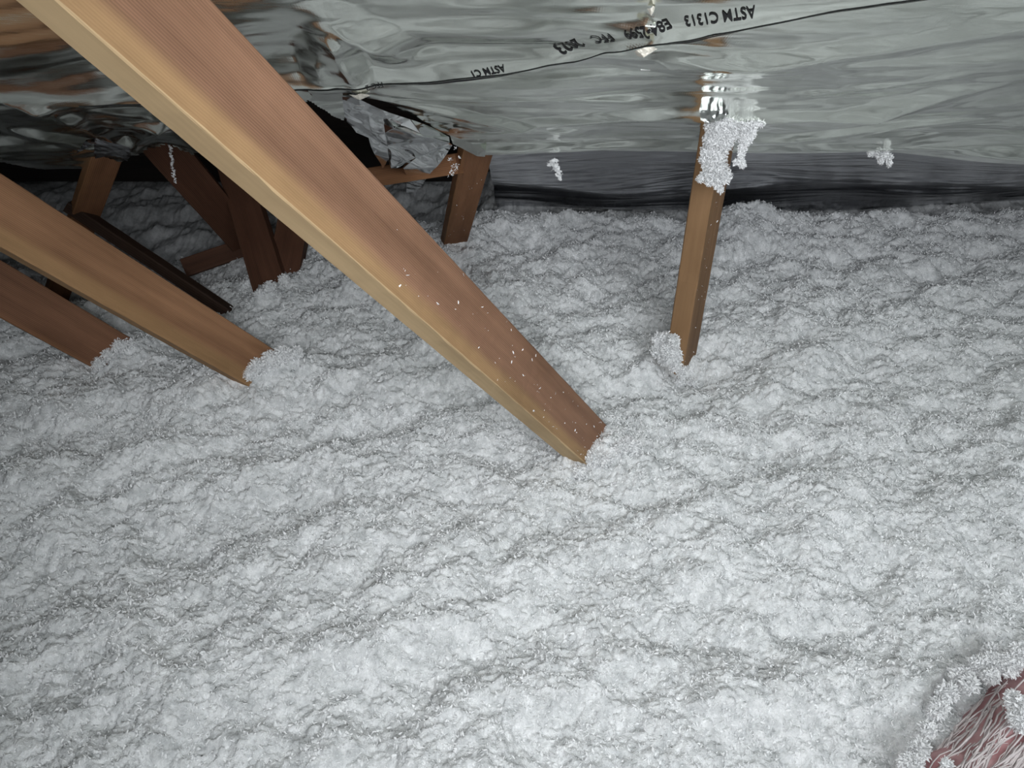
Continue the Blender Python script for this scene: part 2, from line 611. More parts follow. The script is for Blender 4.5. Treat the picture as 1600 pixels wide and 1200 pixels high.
# ---------------------------------------------------------------- timbers
def beam(name, B, T, wide_dir, width, thick, mat, label, ext0=0.1, ext1=0.0, cat='timber', group=None, seed=0, bow=0.0):
    """B, T: points on the arris between the wide and the narrow face. wide_dir: towards the far edge of the
    wide face. Local X = grain, Y = across the wide face, Z = into the timber (away from the wide face)."""
    B, T = np.array(B, float), np.array(T, float)
    ax = T - B
    L0 = np.linalg.norm(ax)
    ax /= L0
    w = np.array(wide_dir, float)
    w -= ax * (w @ ax)
    w /= np.linalg.norm(w)
    nz = np.cross(ax, w)
    if nz @ (B + T - 2 * CAM) < 0:       # Z points away from the camera side
        flip = True
    else:
        flip = False
    zdir = -nz if flip else nz
    L = L0 + ext0 + ext1
    ns = max(2, int(L / 0.02))
    c = 0.0022
    prof = [(c, 0), (width - c, 0), (width - c * .3, c * .3), (width, c), (width, thick - c), (width - c, thick), (c, thick), (0, thick - c), (0, c), (c * .3, c * .3)]
    V = []
    r_ = np.random.default_rng(seed + 11)
    for i in range(ns + 1):
        s = L * i / ns
        for j, (a, d) in enumerate(prof):
            wob = 0.0005 * float(noise(s * 9 + seed, j * 0.7, 91)) + 0.0007 * float(noise(s * 40, j * 1.3 + seed, 92))
            V.append((s, a + wob, d + wob * 0.8 + bow * math.sin(math.pi * s / L)))
    k = len(prof)
    Fq, caps = [], []
    for i in range(ns):
        for j in range(k):
            j2 = (j + 1) % k
            Fq.append((i * k + j, i * k + j2, (i + 1) * k + j2, (i + 1) * k + j))
    V = np.array(V)
    me = bpy.data.meshes.new(name)
    faces = [list(f) for f in Fq] + [list(range(k))[::-1], [ns * k + j for j in range(k)]]
    me.from_pydata([tuple(v) for v in V], [], faces)
    me.materials.append(mat)
    me.update()
    o = bpy.data.objects.new(name, me)
    COL.objects.link(o)
    O = B - ax * ext0
    Mx = Matrix(((ax[0], w[0], zdir[0], O[0]), (ax[1], w[1], zdir[1], O[1]), (ax[2], w[2], zdir[2], O[2]), (0, 0, 0, 1)))
    if flip:   # left handed frame: mirror mesh instead of the matrix
        for v in me.vertices:
            v.co.z = -v.co.z
        me.flip_normals()
        Mx = Matrix(((ax[0], w[0], nz[0], O[0]), (ax[1], w[1], nz[1], O[1]), (ax[2], w[2], nz[2], O[2]), (0, 0, 0, 1)))
    else:
        pass
    bm_fix(me)
    o.matrix_world = Mx
    tag(o, label, cat, None, group)
    return o, dict(O=O, ax=ax, w=w, z=zdir, L=L)


def bm_fix(me):
    import bmesh
    bm = bmesh.new()
    bm.from_mesh(me)
    bmesh.ops.recalc_face_normals(bm, faces=bm.faces)
    bm.to_mesh(me)
    bm.free()


W_MAIN = wood_mat('fir_main', (0.43, 0.265, 0.135), (0.27, 0.148, 0.092), (0.175, 0.090, 0.056), 0.020, 1.3, 128, (0.60, 0.43, 0.245))
W_SECOND = wood_mat('fir_second', (0.40, 0.235, 0.115), (0.285, 0.150, 0.080), (0.17, 0.082, 0.044), 0.022, 4.1, 120)
W_THIRD = wood_mat('fir_third', (0.30, 0.15, 0.075), (0.20, 0.098, 0.056), (0.11, 0.052, 0.03), 0.0, 7.7, 105)
W_POST = wood_mat('pine_post', (0.33, 0.195, 0.10), (0.24, 0.138, 0.072), (0.17, 0.09, 0.045), 0.012, 2.9, 60)
W_POST2 = wood_mat('pine_post_far', (0.30, 0.15, 0.07), (0.23, 0.11, 0.055), (0.15, 0.07, 0.035), 0.004, 5.3, 90)
W_DARK = wood_mat('dark_fir', (0.13, 0.065, 0.04), (0.11, 0.05, 0.03), (0.06, 0.03, 0.02), 0.0, 8.8, 80)  # fir tone darker than the near timbers

W_BLACK = wood_mat('near_black_fir', (0.05, 0.03, 0.02), (0.045, 0.025, 0.017), (0.03, 0.017, 0.012), 0.0, 3.8, 60)  # darkest fir tone, for the thin timber behind the second diagonal
AX = np.array([-0.5135, -0.515, 1.0])
AX = AX / np.linalg.norm(AX)
B1, T1 = np.array([0.130, 0.951, 0.0]), np.array([-0.287, 0.527, 0.815])
WD = np.array([0.274, 0.789, 0.551])
main, fr1 = beam('diagonal_timber', B1, T1, WD, 0.089, 0.038, W_MAIN,
                 'thickest diagonal timber crossing the whole scene, brown face with pale lower edge', 0.10, 0.24, seed=1)
B2, T2 = np.array([-0.506, 1.161, 0.0]), np.array([-0.719, 0.954, 0.42])
second, fr2 = beam('diagonal_timber', B2, T2, (0.341, 0.763, 0.549), 0.089, 0.038, W_SECOND,
                   'slimmer diagonal timber with fine grain lines, running parallel to the thickest one', 0.10, 0.42, seed=2)
B3 = on_floor(155, 580)
T3 = B3 + np.array([-0.45, -0.30, 0.80]) * 0.9
third, fr3 = beam('diagonal_timber', B3, T3, (0.43, 0.72, 0.56), 0.089, 0.038, W_THIRD,
                  'short reddish-brown diagonal timber with dark streaks, lowest at the edge of the picture', 0.10, 0.0, seed=3)
# straight post in the open bay: pale narrow face, darker wide face
BP = np.array([0.350, 1.237, 0.0])
TP = np.array([0.352, 1.250, 0.475])
post, frp = beam('upright_post', BP, TP, (0.50, 0.86, 0), 0.089, 0.040, W_POST,
                 'golden-brown upright timber post under the foil with fluff caught on its top', 0.10, 0.02, seed=4)
# second post behind the torn foil
BQ = on_floor(693, 384)
TQ = on_roof(726, 226)
p2, fr4 = beam('upright_post', BQ, TQ, (0.93, 0.30, 0), 0.064, 0.030, W_POST2,
               'brown upright post below the torn foil flap', 0.12, 0.03, seed=5)
# third post, left bay
BR = at(72, 462, 1.93)
TR = on_roof(148, 228)
p3, fr5 = beam('upright_post', BR, TR, (0.93, 0.36, 0), 0.056, 0.026, W_POST2,
               'short brown post capped with dark foil, behind the slimmer diagonal timber', 0.25, 0.0, seed=6)
# dark web timbers in the shaded bay
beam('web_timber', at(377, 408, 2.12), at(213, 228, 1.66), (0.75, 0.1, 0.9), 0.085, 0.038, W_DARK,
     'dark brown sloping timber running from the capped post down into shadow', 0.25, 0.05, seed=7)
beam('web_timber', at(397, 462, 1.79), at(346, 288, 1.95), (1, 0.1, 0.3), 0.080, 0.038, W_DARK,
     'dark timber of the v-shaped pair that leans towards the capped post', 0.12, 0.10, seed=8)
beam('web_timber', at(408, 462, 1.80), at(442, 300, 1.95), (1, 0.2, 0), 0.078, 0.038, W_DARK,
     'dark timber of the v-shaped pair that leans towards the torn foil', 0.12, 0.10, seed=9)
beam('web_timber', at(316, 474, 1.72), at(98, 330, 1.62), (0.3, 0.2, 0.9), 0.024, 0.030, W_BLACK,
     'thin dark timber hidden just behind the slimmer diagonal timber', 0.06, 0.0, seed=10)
beam('cross_brace', at(600, 290, 1.56), at(716, 272, 1.50), (0, 0.3, 0.9), 0.040, 0.030, W_POST2,
     'short brown horizontal brace behind the torn foil flap', 0.05, 0.0, seed=12)
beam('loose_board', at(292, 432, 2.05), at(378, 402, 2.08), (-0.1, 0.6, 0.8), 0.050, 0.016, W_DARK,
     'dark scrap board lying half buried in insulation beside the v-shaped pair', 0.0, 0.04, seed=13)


# ---------------------------------------------------------------- foil
def pix_xy(px, py):
    q = on_roof(px, py)
    return q[0], q[1]


def ridge(x, y, a, b, width, height, sharp=1.0, taper=True):
    ax_, ay_ = a
    bx_, by_ = b
    dx, dy = bx_ - ax_, by_ - ay_
    l2 = dx * dx + dy * dy
    t = ((x - ax_) * dx + (y - ay_) * dy) / l2
    tc = np.clip(t, 0, 1)
    d = np.hypot(x - ax_ - tc * dx, y - ay_ - tc * dy)
    k = np.clip(1 - d / width, 0, 1) ** sharp
    if taper:
        k = k * np.sin(np.pi * np.clip(tc * 0.92 + 0.04, 0, 1)) ** 0.5
    return height * k


STAPLES = [(1008, 72, 0.018, 0.003), (1016, 20, 0.010, 0.005), (560, 152, 0.010, 0.004), (60, 156, 0.016, 0.006)]


def wrinkle(x, y, seed):
    """displacement of the foil along its outward (downward) normal"""
    w = 0.022 * noise(x * 1.5, y * 2.6, seed) + 0.013 * noise(x * 2.6 + y, y * 6.5, seed + 1)
    v = y + 0.10 * x + 0.05 * noise(x * 1.1, y * 1.3, seed + 2)
    w = w + 0.010 * np.abs(noise(x * 1.1, v * 9, seed + 3)) + 0.0022 * np.abs(noise(x * 2.2, v * 26, seed + 4))
    w = w + 0.0004 * noise(x * 8, v * 50, seed + 5) + 0.0006 * np.abs(noise(x * 22 + v * 9, v * 30, seed + 6))
    for px, py, r, h in STAPLES:
        cx, cy = pix_xy(px, py)
        dx, dy = x - cx, (y - cy)
        rr = np.hypot(dx, dy)
        th = np.arctan2(dy, dx)
        w = w + (0.002 if py < 60 else 0.005 if py < 100 else 0.010) * (rr / 0.25) * np.exp(-rr / 0.13) * (np.cos(th * 9 + 3 * noise(th * 1.0, rr * 0 + px, 5)) * 0.6 + 0.4 * np.cos(th * 4 + px)) * np.cos(th * 1.0) ** 2
        w = w + h * np.exp(-(rr / r) ** 2) * (1 + 0.5 * noise(x * 120, y * 120, 8))
    return w


def sheet(name, xs, ys, seed, keep=None, off=0.0, mat=None, extra=None, edge=None):
    Xs, Ys = np.meshgrid(xs, ys)
    if edge is not None:
        Ys = edge(Xs, Ys)
    Zs = np.where(Ys <= YC, SL * (K0 - Ys), ZC - (Ys - YC) * 0.62)
    w = wrinkle(Xs, Ys, seed) + off
    if extra is not None:
        w = w + extra(Xs, Ys)
    nrm = np.array([0, -SL, -1.0]) / math.hypot(SL, 1)
    V_ = np.stack([Xs, Ys + w * nrm[1], Zs + w * nrm[2]], -1)
    Fq = grid_faces(len(xs), len(ys))
    if keep is not None:
        cx = Xs.ravel()[Fq].mean(1)
        cy = Ys.ravel()[Fq].mean(1)
        Fq = Fq[keep(cx, cy)]
    Vf = V_.reshape(-1, 3)
    used, inv = np.unique(Fq, return_inverse=True)
    return mesh_from(name, Vf[used], inv.reshape(Fq.shape), mat or M_FOIL)


NRM = np.array([0, -SL, -1.0]) / math.hypot(SL, 1)


def surf(px, py, seed, off=0.0, extra=None):
    """where the sight line meets the wrinkled sheet"""
    w = 0.0
    for _ in range(6):
        q = on_roof(px, py, -w * math.hypot(SL, 1))
        g = q - NRM * w
        x_, y_ = np.array([g[0]]), np.array([g[1]])
        w = 0.5 * w + 0.5 * float(wrinkle(x_, y_, seed)[0] + off + (extra(x_, y_)[0] if extra else 0))
    return g, g + NRM * w


# seam where the upper sheet laps over the lower one
seam_px = [(-400, 175), (0, 160), (250, 162), (472, 140), (572, 134), (662, 130), (787, 117), (897, 97), (1010, 72), (1190, 42), (1300, 20), (1440, 0), (1700, -45)]
seam = np.array([surf(*q, 101, 0.022)[0][:2] for q in seam_px])
seam = seam[np.argsort(seam[:, 0])]


def seam_y(x):
    return np.interp(x, seam[:, 0], seam[:, 1])


P_ = pix_xy


def upper_extra(x, y):
    w = ridge(x, y, P_(512, 45), P_(552, 108), 0.030, 0.020, 1.0)
    w = w + ridge(x, y, P_(522, 32), P_(640, 80), 0.050, 0.020, 1.2)
    w = w + ridge(x, y, P_(490, 60), P_(505, 112), 0.028, 0.012, 1.0)
    w = w + ridge(x, y, P_(560, 40), P_(860, 40), 0.09, 0.010, 1.6)
    w = w + ridge(x, y, P_(700, 5), P_(960, 8), 0.05, 0.006, 1.3)
    # hem hangs a little free of the sheet behind it
    d = seam_y(x) - y
    w = w + 0.012 * np.exp(-d / 0.02)
    return w


def upper_edge(Xs, Ys):
    # parameter rows 0..1 run from the far back to the seam
    return -1.9 + (seam_y(Xs) + 1.9) * Ys


xs = spaced([(-2.55, 0), (-1.0, 0.03), (1.2, 0.0052), (2.55, 0.03)])
vs01 = np.unique(np.concatenate([np.linspace(0, 0.70, 25), np.linspace(0.70, 1.0, 175)]))
upper = sheet('foil_sheet', xs, vs01, 101, off=0.010, extra=upper_extra, edge=upper_edge)
tag(upper, 'upper silver foil sheet printed with black letters, lapping over the seam', 'foil')


def poly_keep(poly, cx, cy):
    inside = np.zeros(cx.shape, bool)
    n = len(poly)
    for i in range(n):
        x1, y1 = poly[i]
        x2, y2 = poly[(i + 1) % n]
        c = ((y1 > cy) != (y2 > cy)) & (cx < (x2 - x1) * (cy - y1) / (y2 - y1 + 1e-12) + x1)
        inside ^= c
    return inside


right_poly = [P_(440, 140), P_(440, 152), P_(492, 176), P_(536, 198), P_(548, 172), P_(560, 156), P_(600, 168), P_(640, 185), P_(703, 212), P_(740, 226), P_(760, 234), (P_(762, 236)[0], 1.5), (2.6, 1.5), (2.6, 0.5), (P_(440, 150)[0], 0.5)]


def lower_extra(x, y):
    w = 0
    for a, b, wd, h in [((570, 160), (900, 205), .022, .008), ((600, 150), (1000, 148), .016, .006), ((760, 200), (1080, 160), .03, .008),
                        ((1000, 170), (1500, 150), .03, .007), ((1150, 215), (1600, 180), .028, .010), ((1200, 190), (1600, 110), .05, .014),
                        ((1000, 100), (1600, 20), .03, .008), ((860, 120), (1240, 90), .02, .006), ((1250, 130), (1500, 90), .018, .006)]:
        w = w + ridge(x, y, P_(*a), P_(*b), wd, h, 1.2)
    w = w * sstep(0.0, 0.04, y - seam_y(x)) - 0.012 * sstep(0.012, -0.02, y - seam_y(x))
    # loose fold along the bend
    w = w + 0.010 * np.exp(-((y - 1.40 + 0.02 * noise(x * 2.2, 0 * y, 3)) / 0.025) ** 2)
    return w


ysl = np.concatenate([np.arange(0.50, 1.10, 0.0056), np.arange(1.10, 1.44, 0.003)])
lower = sheet('foil_sheet', spaced([(-0.42, 0), (0.0, 0.0025), (1.25, 0.0056), (2.55, 0.03)]), ysl, 101, keep=lambda a, b: poly_keep(right_poly, a, b) & (b > seam_y(a) - 0.06), extra=lower_extra)
tag(lower, 'lower silver foil sheet with long horizontal creases above the upright post with fluff', 'foil')

# strip from the bend down to the eave; dark tint stands in for dim reflections
X0E = on_roof(756, 236)[0]


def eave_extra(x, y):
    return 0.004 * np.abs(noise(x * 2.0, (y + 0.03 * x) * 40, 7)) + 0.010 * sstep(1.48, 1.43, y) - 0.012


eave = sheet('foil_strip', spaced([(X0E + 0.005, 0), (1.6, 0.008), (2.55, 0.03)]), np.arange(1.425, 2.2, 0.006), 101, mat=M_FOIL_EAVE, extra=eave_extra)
tag(eave, 'foil strip, dim reflections put into its dark grey tint, between the bright foil and the insulation at the eave', 'foil')

# dark strip painting the shadow gap under the lapped sheet, of varying width
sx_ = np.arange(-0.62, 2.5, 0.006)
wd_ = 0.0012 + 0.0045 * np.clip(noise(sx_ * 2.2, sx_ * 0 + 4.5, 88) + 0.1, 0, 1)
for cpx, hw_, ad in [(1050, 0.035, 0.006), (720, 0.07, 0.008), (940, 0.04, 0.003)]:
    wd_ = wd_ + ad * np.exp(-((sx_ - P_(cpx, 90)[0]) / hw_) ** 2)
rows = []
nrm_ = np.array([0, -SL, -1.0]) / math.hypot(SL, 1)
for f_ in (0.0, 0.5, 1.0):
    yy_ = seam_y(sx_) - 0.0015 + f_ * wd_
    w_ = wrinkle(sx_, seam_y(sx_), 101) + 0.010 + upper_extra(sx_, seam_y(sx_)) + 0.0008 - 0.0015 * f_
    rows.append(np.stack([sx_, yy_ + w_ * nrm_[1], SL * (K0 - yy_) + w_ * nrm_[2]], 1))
es = mesh_from('seam_shade', np.concatenate(rows), grid_faces(len(sx_), 3), M_SEAM_SHADE, upper)
es['label'] = 'dark strip for the shadow gap along the seam'

# left bay: foil runs on to the capped post, hem above the dark gap
left_poly = [(-2.6, 0.5), (P_(480, 150)[0], 0.5), P_(488, 165), P_(380, 215), P_(300, 232), P_(262, 222), P_(205, 232), P_(190, 240), P_(150, 232), P_(128, 256), P_(100, 252), P_(40, 245), P_(-20, 236), (-2.6, 1.38)]


def left_extra(x, y):
    w = 0
    for a, b, wd, h in [((-50, 120), (60, 156), .04, .012), ((60, 156), (240, 150), .03, .010), ((60, 156), (210, 230), .03, .012),
                        ((0, 200), (160, 225), .03, .010), ((150, 190), (290, 190), .02, .010), ((200, 230), (280, 160), .02, .010), ((30, 130), (240, 110), .03, .010)]:
        w = w + ridge(x, y, P_(*a), P_(*b), wd, h, 1.1)
    w = w + 0.006 * np.abs(noise(x * 9, y * 12, 19))
    return w * sstep(0.0, 0.04, y - seam_y(x)) - 0.012 * sstep(0.012, -0.02, y - seam_y(x))


left = sheet('foil_sheet', spaced([(-2.55, 0), (-1.3, 0.03), (-0.22, 0.006)]), np.arange(0.6, 1.50, 0.006), 101, keep=lambda a, b: poly_keep(left_poly, a, b) & (b > seam_y(a) - 0.06), extra=left_extra)
tag(left, 'crumpled dark-looking foil sheet in the shaded bay above the capped post', 'foil')


# ---------------------------------------------------------------- crumpled foil pieces
def crumple(name, pts, tris, mat, parent=None, levels=4, amp=0.004, freq=40, seed=0):
    V_ = [np.array(p, float) for p in pts]
    T_ = [tuple(t) for t in tris]
    for _ in range(levels):
        cache, nt_ = {}, []

        def midp(a, b):
            k = (min(a, b), max(a, b))
            if k not in cache:
                V_.append((V_[a] + V_[b]) / 2)
                cache[k] = len(V_) - 1
            return cache[k]
        for a, b, c in T_:
            ab, bc, ca = midp(a, b), midp(b, c), midp(c, a)
            nt_ += [(a, ab, ca), (ab, b, bc), (ca, bc, c), (ab, bc, ca)]
        T_ = nt_
    A = np.array(V_)
    n1 = np.abs(noise(A[:, 0] * freq + A[:, 2] * 13, A[:, 2] * freq + A[:, 1] * 11, seed)) + 0.16 * noise(A[:, 0] * freq * 3, A[:, 2] * freq * 3, seed + 1)
    n2 = noise(A[:, 0] * freq * .8 + 7, A[:, 2] * freq * .8, seed + 2)
    A = A + amp * (n1[:, None] * np.array([0.1, -1, 0.3]) + 0.3 * n2[:, None] * np.array([1, 0, 0.4]))
    return mesh_from(name, A, np.array(T_), mat, parent)


def rf(px, py, off):
    """point on the line of sight near the roof plane, moved off (m) towards the viewer"""
    q = surf(px, py, 101)[1]
    d = (q - CAM) @ FW
    return at(px, py, d - off)


flap_pts = [rf(538, 150, .0), rf(560, 152, .012), rf(542, 190, .02), rf(556, 207, .035), rf(576, 215, .05), rf(580, 180, .03), rf(600, 170, .01),
            rf(602, 208, .06), rf(587, 240, .07), rf(598, 263, .08), rf(610, 246, .09), rf(640, 187, .01), rf(655, 214, .10),
            rf(703, 213, .0), rf(704, 222, .05), rf(650, 246, .07), rf(612, 262, .10), rf(632, 262, .13), rf(638, 300, .12), rf(652, 298, .15), rf(680, 262, .13), rf(708, 226, .03),
            rf(602, 228, .03), rf(616, 200, .07)]
flap_tris = [(0, 2, 1), (1, 2, 5), (2, 3, 5), (3, 4, 5), (1, 5, 6), (5, 4, 7), (5, 7, 6), (4, 8, 7), (8, 9, 10), (8, 10, 7),
             (6, 23, 11), (6, 7, 23), (23, 12, 11), (11, 12, 13), (12, 14, 13), (22, 15, 14), (10, 22, 7), (22, 16, 15), (16, 17, 15), (15, 17, 20), (17, 18, 19), (17, 19, 20),
             (15, 20, 21), (15, 21, 14), (10, 16, 22), (7, 12, 23), (7, 22, 12), (22, 14, 12)]
flap = crumple('torn_flap', flap_pts, flap_tris, M_FLAP, lower, 5, 0.020, 13, 5)
flap['label'] = 'torn crumpled foil flap hanging down'
# folded hem lying on the post head
hem = crumple('folded_hem', [rf(703, 211, .06), rf(708, 225, .07), rf(745, 244, .075), rf(758, 245, .075), rf(758, 234, .06), rf(735, 223, .06)],
              [(0, 1, 2), (0, 2, 5), (5, 2, 4), (2, 3, 4)], M_FOIL, lower, 3, 0.002, 50, 8)
# foil scrap on top of the fluffy post
pw = crumple('foil_scrap', [at(1096, 162, 1.15), at(1128, 172, 1.145), at(1140, 176, 1.15), at(1126, 188, 1.14), at(1106, 192, 1.14), at(1095, 188, 1.14), at(1093, 172, 1.145)],
             [(0, 1, 6), (1, 5, 6), (1, 4, 5), (1, 3, 4), (1, 2, 3)], M_SCRAP, None, 4, 0.005, 60, 9)
tag(pw, 'small crinkled foil scrap wrapped round the head of the golden-brown post', 'foil')
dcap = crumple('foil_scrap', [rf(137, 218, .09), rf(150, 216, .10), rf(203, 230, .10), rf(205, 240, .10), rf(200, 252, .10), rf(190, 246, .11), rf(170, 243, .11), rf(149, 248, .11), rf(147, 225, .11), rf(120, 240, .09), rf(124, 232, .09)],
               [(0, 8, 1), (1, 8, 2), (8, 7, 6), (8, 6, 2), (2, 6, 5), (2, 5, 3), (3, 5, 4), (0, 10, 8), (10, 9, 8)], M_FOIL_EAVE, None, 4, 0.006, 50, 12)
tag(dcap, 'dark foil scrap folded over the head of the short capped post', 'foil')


# puckered bits of foil around the fixings, flash glare put into their cream colour
M_PUCKER = plain_mat('flash_glare_cream', (0.92, 0.88, 0.78), 0.5)
for (cx_, cy_, rx_, ry_, rot_, par_) in [(1006, 84, 18, 11, -0.35, upper), (562, 153, 14, 5, 0.15, lower), (58, 156, 13, 6, 0.2, left), (1017, 19, 6, 5, 0, upper)]:
    sd_, ex_ = (101, upper_extra) if par_ is upper else ((101, lower_extra) if par_ is lower else (101, left_extra))
    c0_ = surf(cx_, cy_, sd_, 0.0, ex_)[1]
    c0_ = c0_ + (CAM - c0_) / np.linalg.norm(CAM - c0_) * 0.026
    k0_ = ((c0_ - CAM) @ FW) / FPX
    t2_ = np.array([0, -1.0, SL]) / math.hypot(SL, 1) / 0.75
    ring_, tr_ = [c0_ + NRM * 0.004], []
    for k_ in range(9):
        a_ = k_ / 9 * 2 * math.pi
        m_ = (1 + 0.18 * math.sin(k_ * 2.3 + cx_)) * k0_
        u_, v_ = rx_ * math.cos(a_) * m_, ry_ * math.sin(a_) * m_
        ring_.append(c0_ + RX * (u_ * math.cos(rot_) - v_ * math.sin(rot_)) - t2_ * (u_ * math.sin(rot_) + v_ * math.cos(rot_)) - NRM * 0.003 * (1 + 0.5 * math.sin(k_ * 1.9)))
        tr_.append((0, 1 + k_, 1 + (k_ + 1) % 9))
    pk = crumple('foil_pucker', ring_, tr_, M_PUCKER, par_, 4, 0.004, 130, 21)
    pk['label'] = 'crinkled foil pucker at a fixing, flash glare put into its cream colour'


# staples where the foil is fixed
def staple(px, py):
    up_ = py < 100
    q = surf(px, py, 101, 0.0, upper_extra if up_ else lower_extra)[1]
    r = 0.0009
    V_, F_ = [], []
    nrm = np.array([0, -SL, -1.0]) / math.hypot(SL, 1)
    tx = np.array([1.0, 0.2, -0.136])
    tx /= np.linalg.norm(tx)
    ty = np.cross(nrm, tx)
    c = q + nrm * 0.014
    for s in (-0.006, 0.006):
        for (a, b) in ((-r, 0), (r, 0), (r, r * 1.4), (-r, r * 1.4)):
            V_.append(c + tx * s + ty * a + nrm * b)
    F_ = [(0, 1, 2, 3), (4, 7, 6, 5), (0, 4, 5, 1), (1, 5, 6, 2), (2, 6, 7, 3), (3, 7, 4, 0)]
    return mesh_from('staple', np.array(V_), np.array(F_), M_STEEL, upper if py < 100 else lower, smooth=False)


for q in [(1008, 82), (1016, 20), (562, 150)]:
    staple(*q)


# ---------------------------------------------------------------- printing on the foil (reads upside down from here)
def foil_point(x, y):
    w = wrinkle(np.array([x]), np.array([y]), 101)[0] + 0.010 + upper_extra(np.array([x]), np.array([y]))[0]
    nrm = np.array([0, -SL, -1.0]) / math.hypot(SL, 1)
    return np.array([x, y, SL * (K0 - y)]) + nrm * (w + 0.0009)


def print_text(body, p_start, p_end, height_px, parent):
    cu = bpy.data.curves.new('t', 'FONT')
    cu.body = body
    cu.size = 1.0
    cu.resolution_u = 3
    cu.offset = 0.012
    tmp = bpy.data.objects.new('t', cu)
    COL.objects.link(tmp)
    dg = bpy.context.evaluated_depsgraph_get()
    me = bpy.data.meshes.new_from_object(tmp.evaluated_get(dg))
    bpy.data.objects.remove(tmp)
    import bmesh
    bm = bmesh.new()
    bm.from_mesh(me)
    bmesh.ops.triangulate(bm, faces=bm.faces)
    bmesh.ops.subdivide_edges(bm, edges=[e for e in bm.edges if e.calc_length() > 0.25], cuts=2)
    bmesh.ops.triangulate(bm, faces=bm.faces)
    bm.to_mesh(me)
    bm.free()
    co = np.array([v.co[:] for v in me.vertices])
    x0, x1 = co[:, 0].min(), co[:, 0].max()
    a = surf(*p_start, 101, 0.010, upper_extra)[0]
    b = surf(*p_end, 101, 0.010, upper_extra)[0]
    L = np.linalg.norm((b - a)[:2] * [1, math.hypot(1, SL)])
    s = L / (x1 - x0)
    dirx = (b - a)[:2]                      # plan direction of the baseline
    t3 = (b - a) / np.linalg.norm(b - a)
    nrm = np.array([0, -SL, -1.0]) / math.hypot(SL, 1)
    up3 = np.cross(nrm, t3)                 # letters stand towards the eave: upside down from the camera
    hgt = 1.45 * height_px / FPX * ((a - CAM) @ FW) / 0.72
    for v in me.vertices:
        q = a + t3 * (v.co.x - x0) * s + up3 * (v.co.y - 0.35) * hgt * 1.6
        p = foil_point(q[0], q[1])
        v.co = p
    me.materials.clear()
    me.materials.append(M_INK)
    o = bpy.data.objects.new('printed_lettering', me)
    COL.objects.link(o)
    o.parent = parent
    return o


print_text('ASTM C1313', (1181, 17), (1070, 33), 11, upper)
print_text('E84-2599', (1046, 36), (976, 55), 10, upper)
print_text('FFC', (956, 58), (926, 62), 10, upper)
print_text('2023', (907, 66), (871, 78), 12, upper)
print_text('ASTM C1', (789, 106), (738, 116), 6, upper)
print_text('FFC 2', (598, 132), (572, 138), 4, upper)

# ---------------------------------------------------------------- fluff caught on things
blobs = []
for px, py, r in [(1130, 182, .013), (1118, 196, .014), (1140, 196, .014), (1126, 212, .016), (1142, 208, .012), (1112, 218, .012), (1130, 226, .013),
                  (1105, 238, .009), (1120, 242, .014), (1112, 256, .013), (1124, 262, .012), (1132, 276, .010), (1118, 276, .010), (1122, 288, .007), (1126, 296, .005), (1098, 248, .005), (1094, 280, .005), (1102, 272, .006), (1108, 284, .006)]:
    q = at(px, py, 1.168 + (py - 182) / 110 * 0.078)
    blobs.append((*q, r))
tuft_cloud('fluff_clump', blobs, 16000, 'big white fluff clump stuck to the front of the golden-brown post', 'insulation', spread=1.5, kind=None)
blobs = []
for px, py, r in [(1186, 182, .010), (1176, 188, .011), (1190, 190, .006), (1166, 196, .008), (1170, 208, .009), (1164, 220, .008), (1168, 212, .008), (1160, 232, .005), (1158, 242, .004), (1157, 252, .005), (1150, 254, .003), (1160, 258, .004), (1178, 174, .006), (1158, 190, .006)]:
    q = at(px, py, 1.168 + (py - 182) / 110 * 0.04)
    blobs.append((*q, r))
tuft_cloud('fluff_clump', blobs, 9000, 'ragged fluff strand dangling beside the head of the golden-brown post', 'insulation', spread=1.5, kind=None)
blobs = []
for px, py, r in [(1372, 222, .009), (1382, 232, .009), (1366, 236, .008), (1378, 240, .009), (1388, 246, .006), (1390, 256, .004), (1376, 252, .004), (1360, 240, .004), (1374, 214, .006), (1382, 212, .005)]:
    q = at(px, py, 1.42)
    blobs.append((*q, r))
tuft_cloud('fluff_clump', blobs, 5000, 'small white fluff tuft hanging alone from the foil bend', 'insulation', spread=1.6, kind=None)
blobs = []
for px, py, r in [(862, 256, .004), (868, 262, .004), (872, 268, .004), (874, 276, .003), (868, 250, .002)]:
    q = at(px, py, 1.47)
    blobs.append((*q, r))
tuft_cloud('fluff_wisp', blobs, 160, 'tiny curled fluff wisp on the foil bend between the two posts', 'insulation', lmin=.005, lmax=.012, kind=None)
blobs = []
for px, py, r in [(712, 232, .003), (704, 250, .004), (710, 262, .006), (706, 270, .005), (714, 258, .004), (745, 240, .003), (700, 275, .003), (718, 246, .002)]:
    q = at(px, py, 1.42)
    blobs.append((*q, r))
tuft_cloud('fluff_bits', blobs, 120, 'white fluff crumbs stuck near the head of the post below the torn flap', 'insulation', lmin=.0015, lmax=.005, core=False)
# thin dangling thread in the shaded bay
pts = [at(264 + 1.2 * math.sin(i * 1.7) + i * 0.55, 214 + i * 4.4, 1.60) for i in range(17)]
tuft_cloud('dangling_thread', [(*q, .0016) for q in pts], 300, 'thin fuzzy thread dangling in the shaded bay beside the capped post', 'thread', lmin=.003, lmax=.006, kind=None)


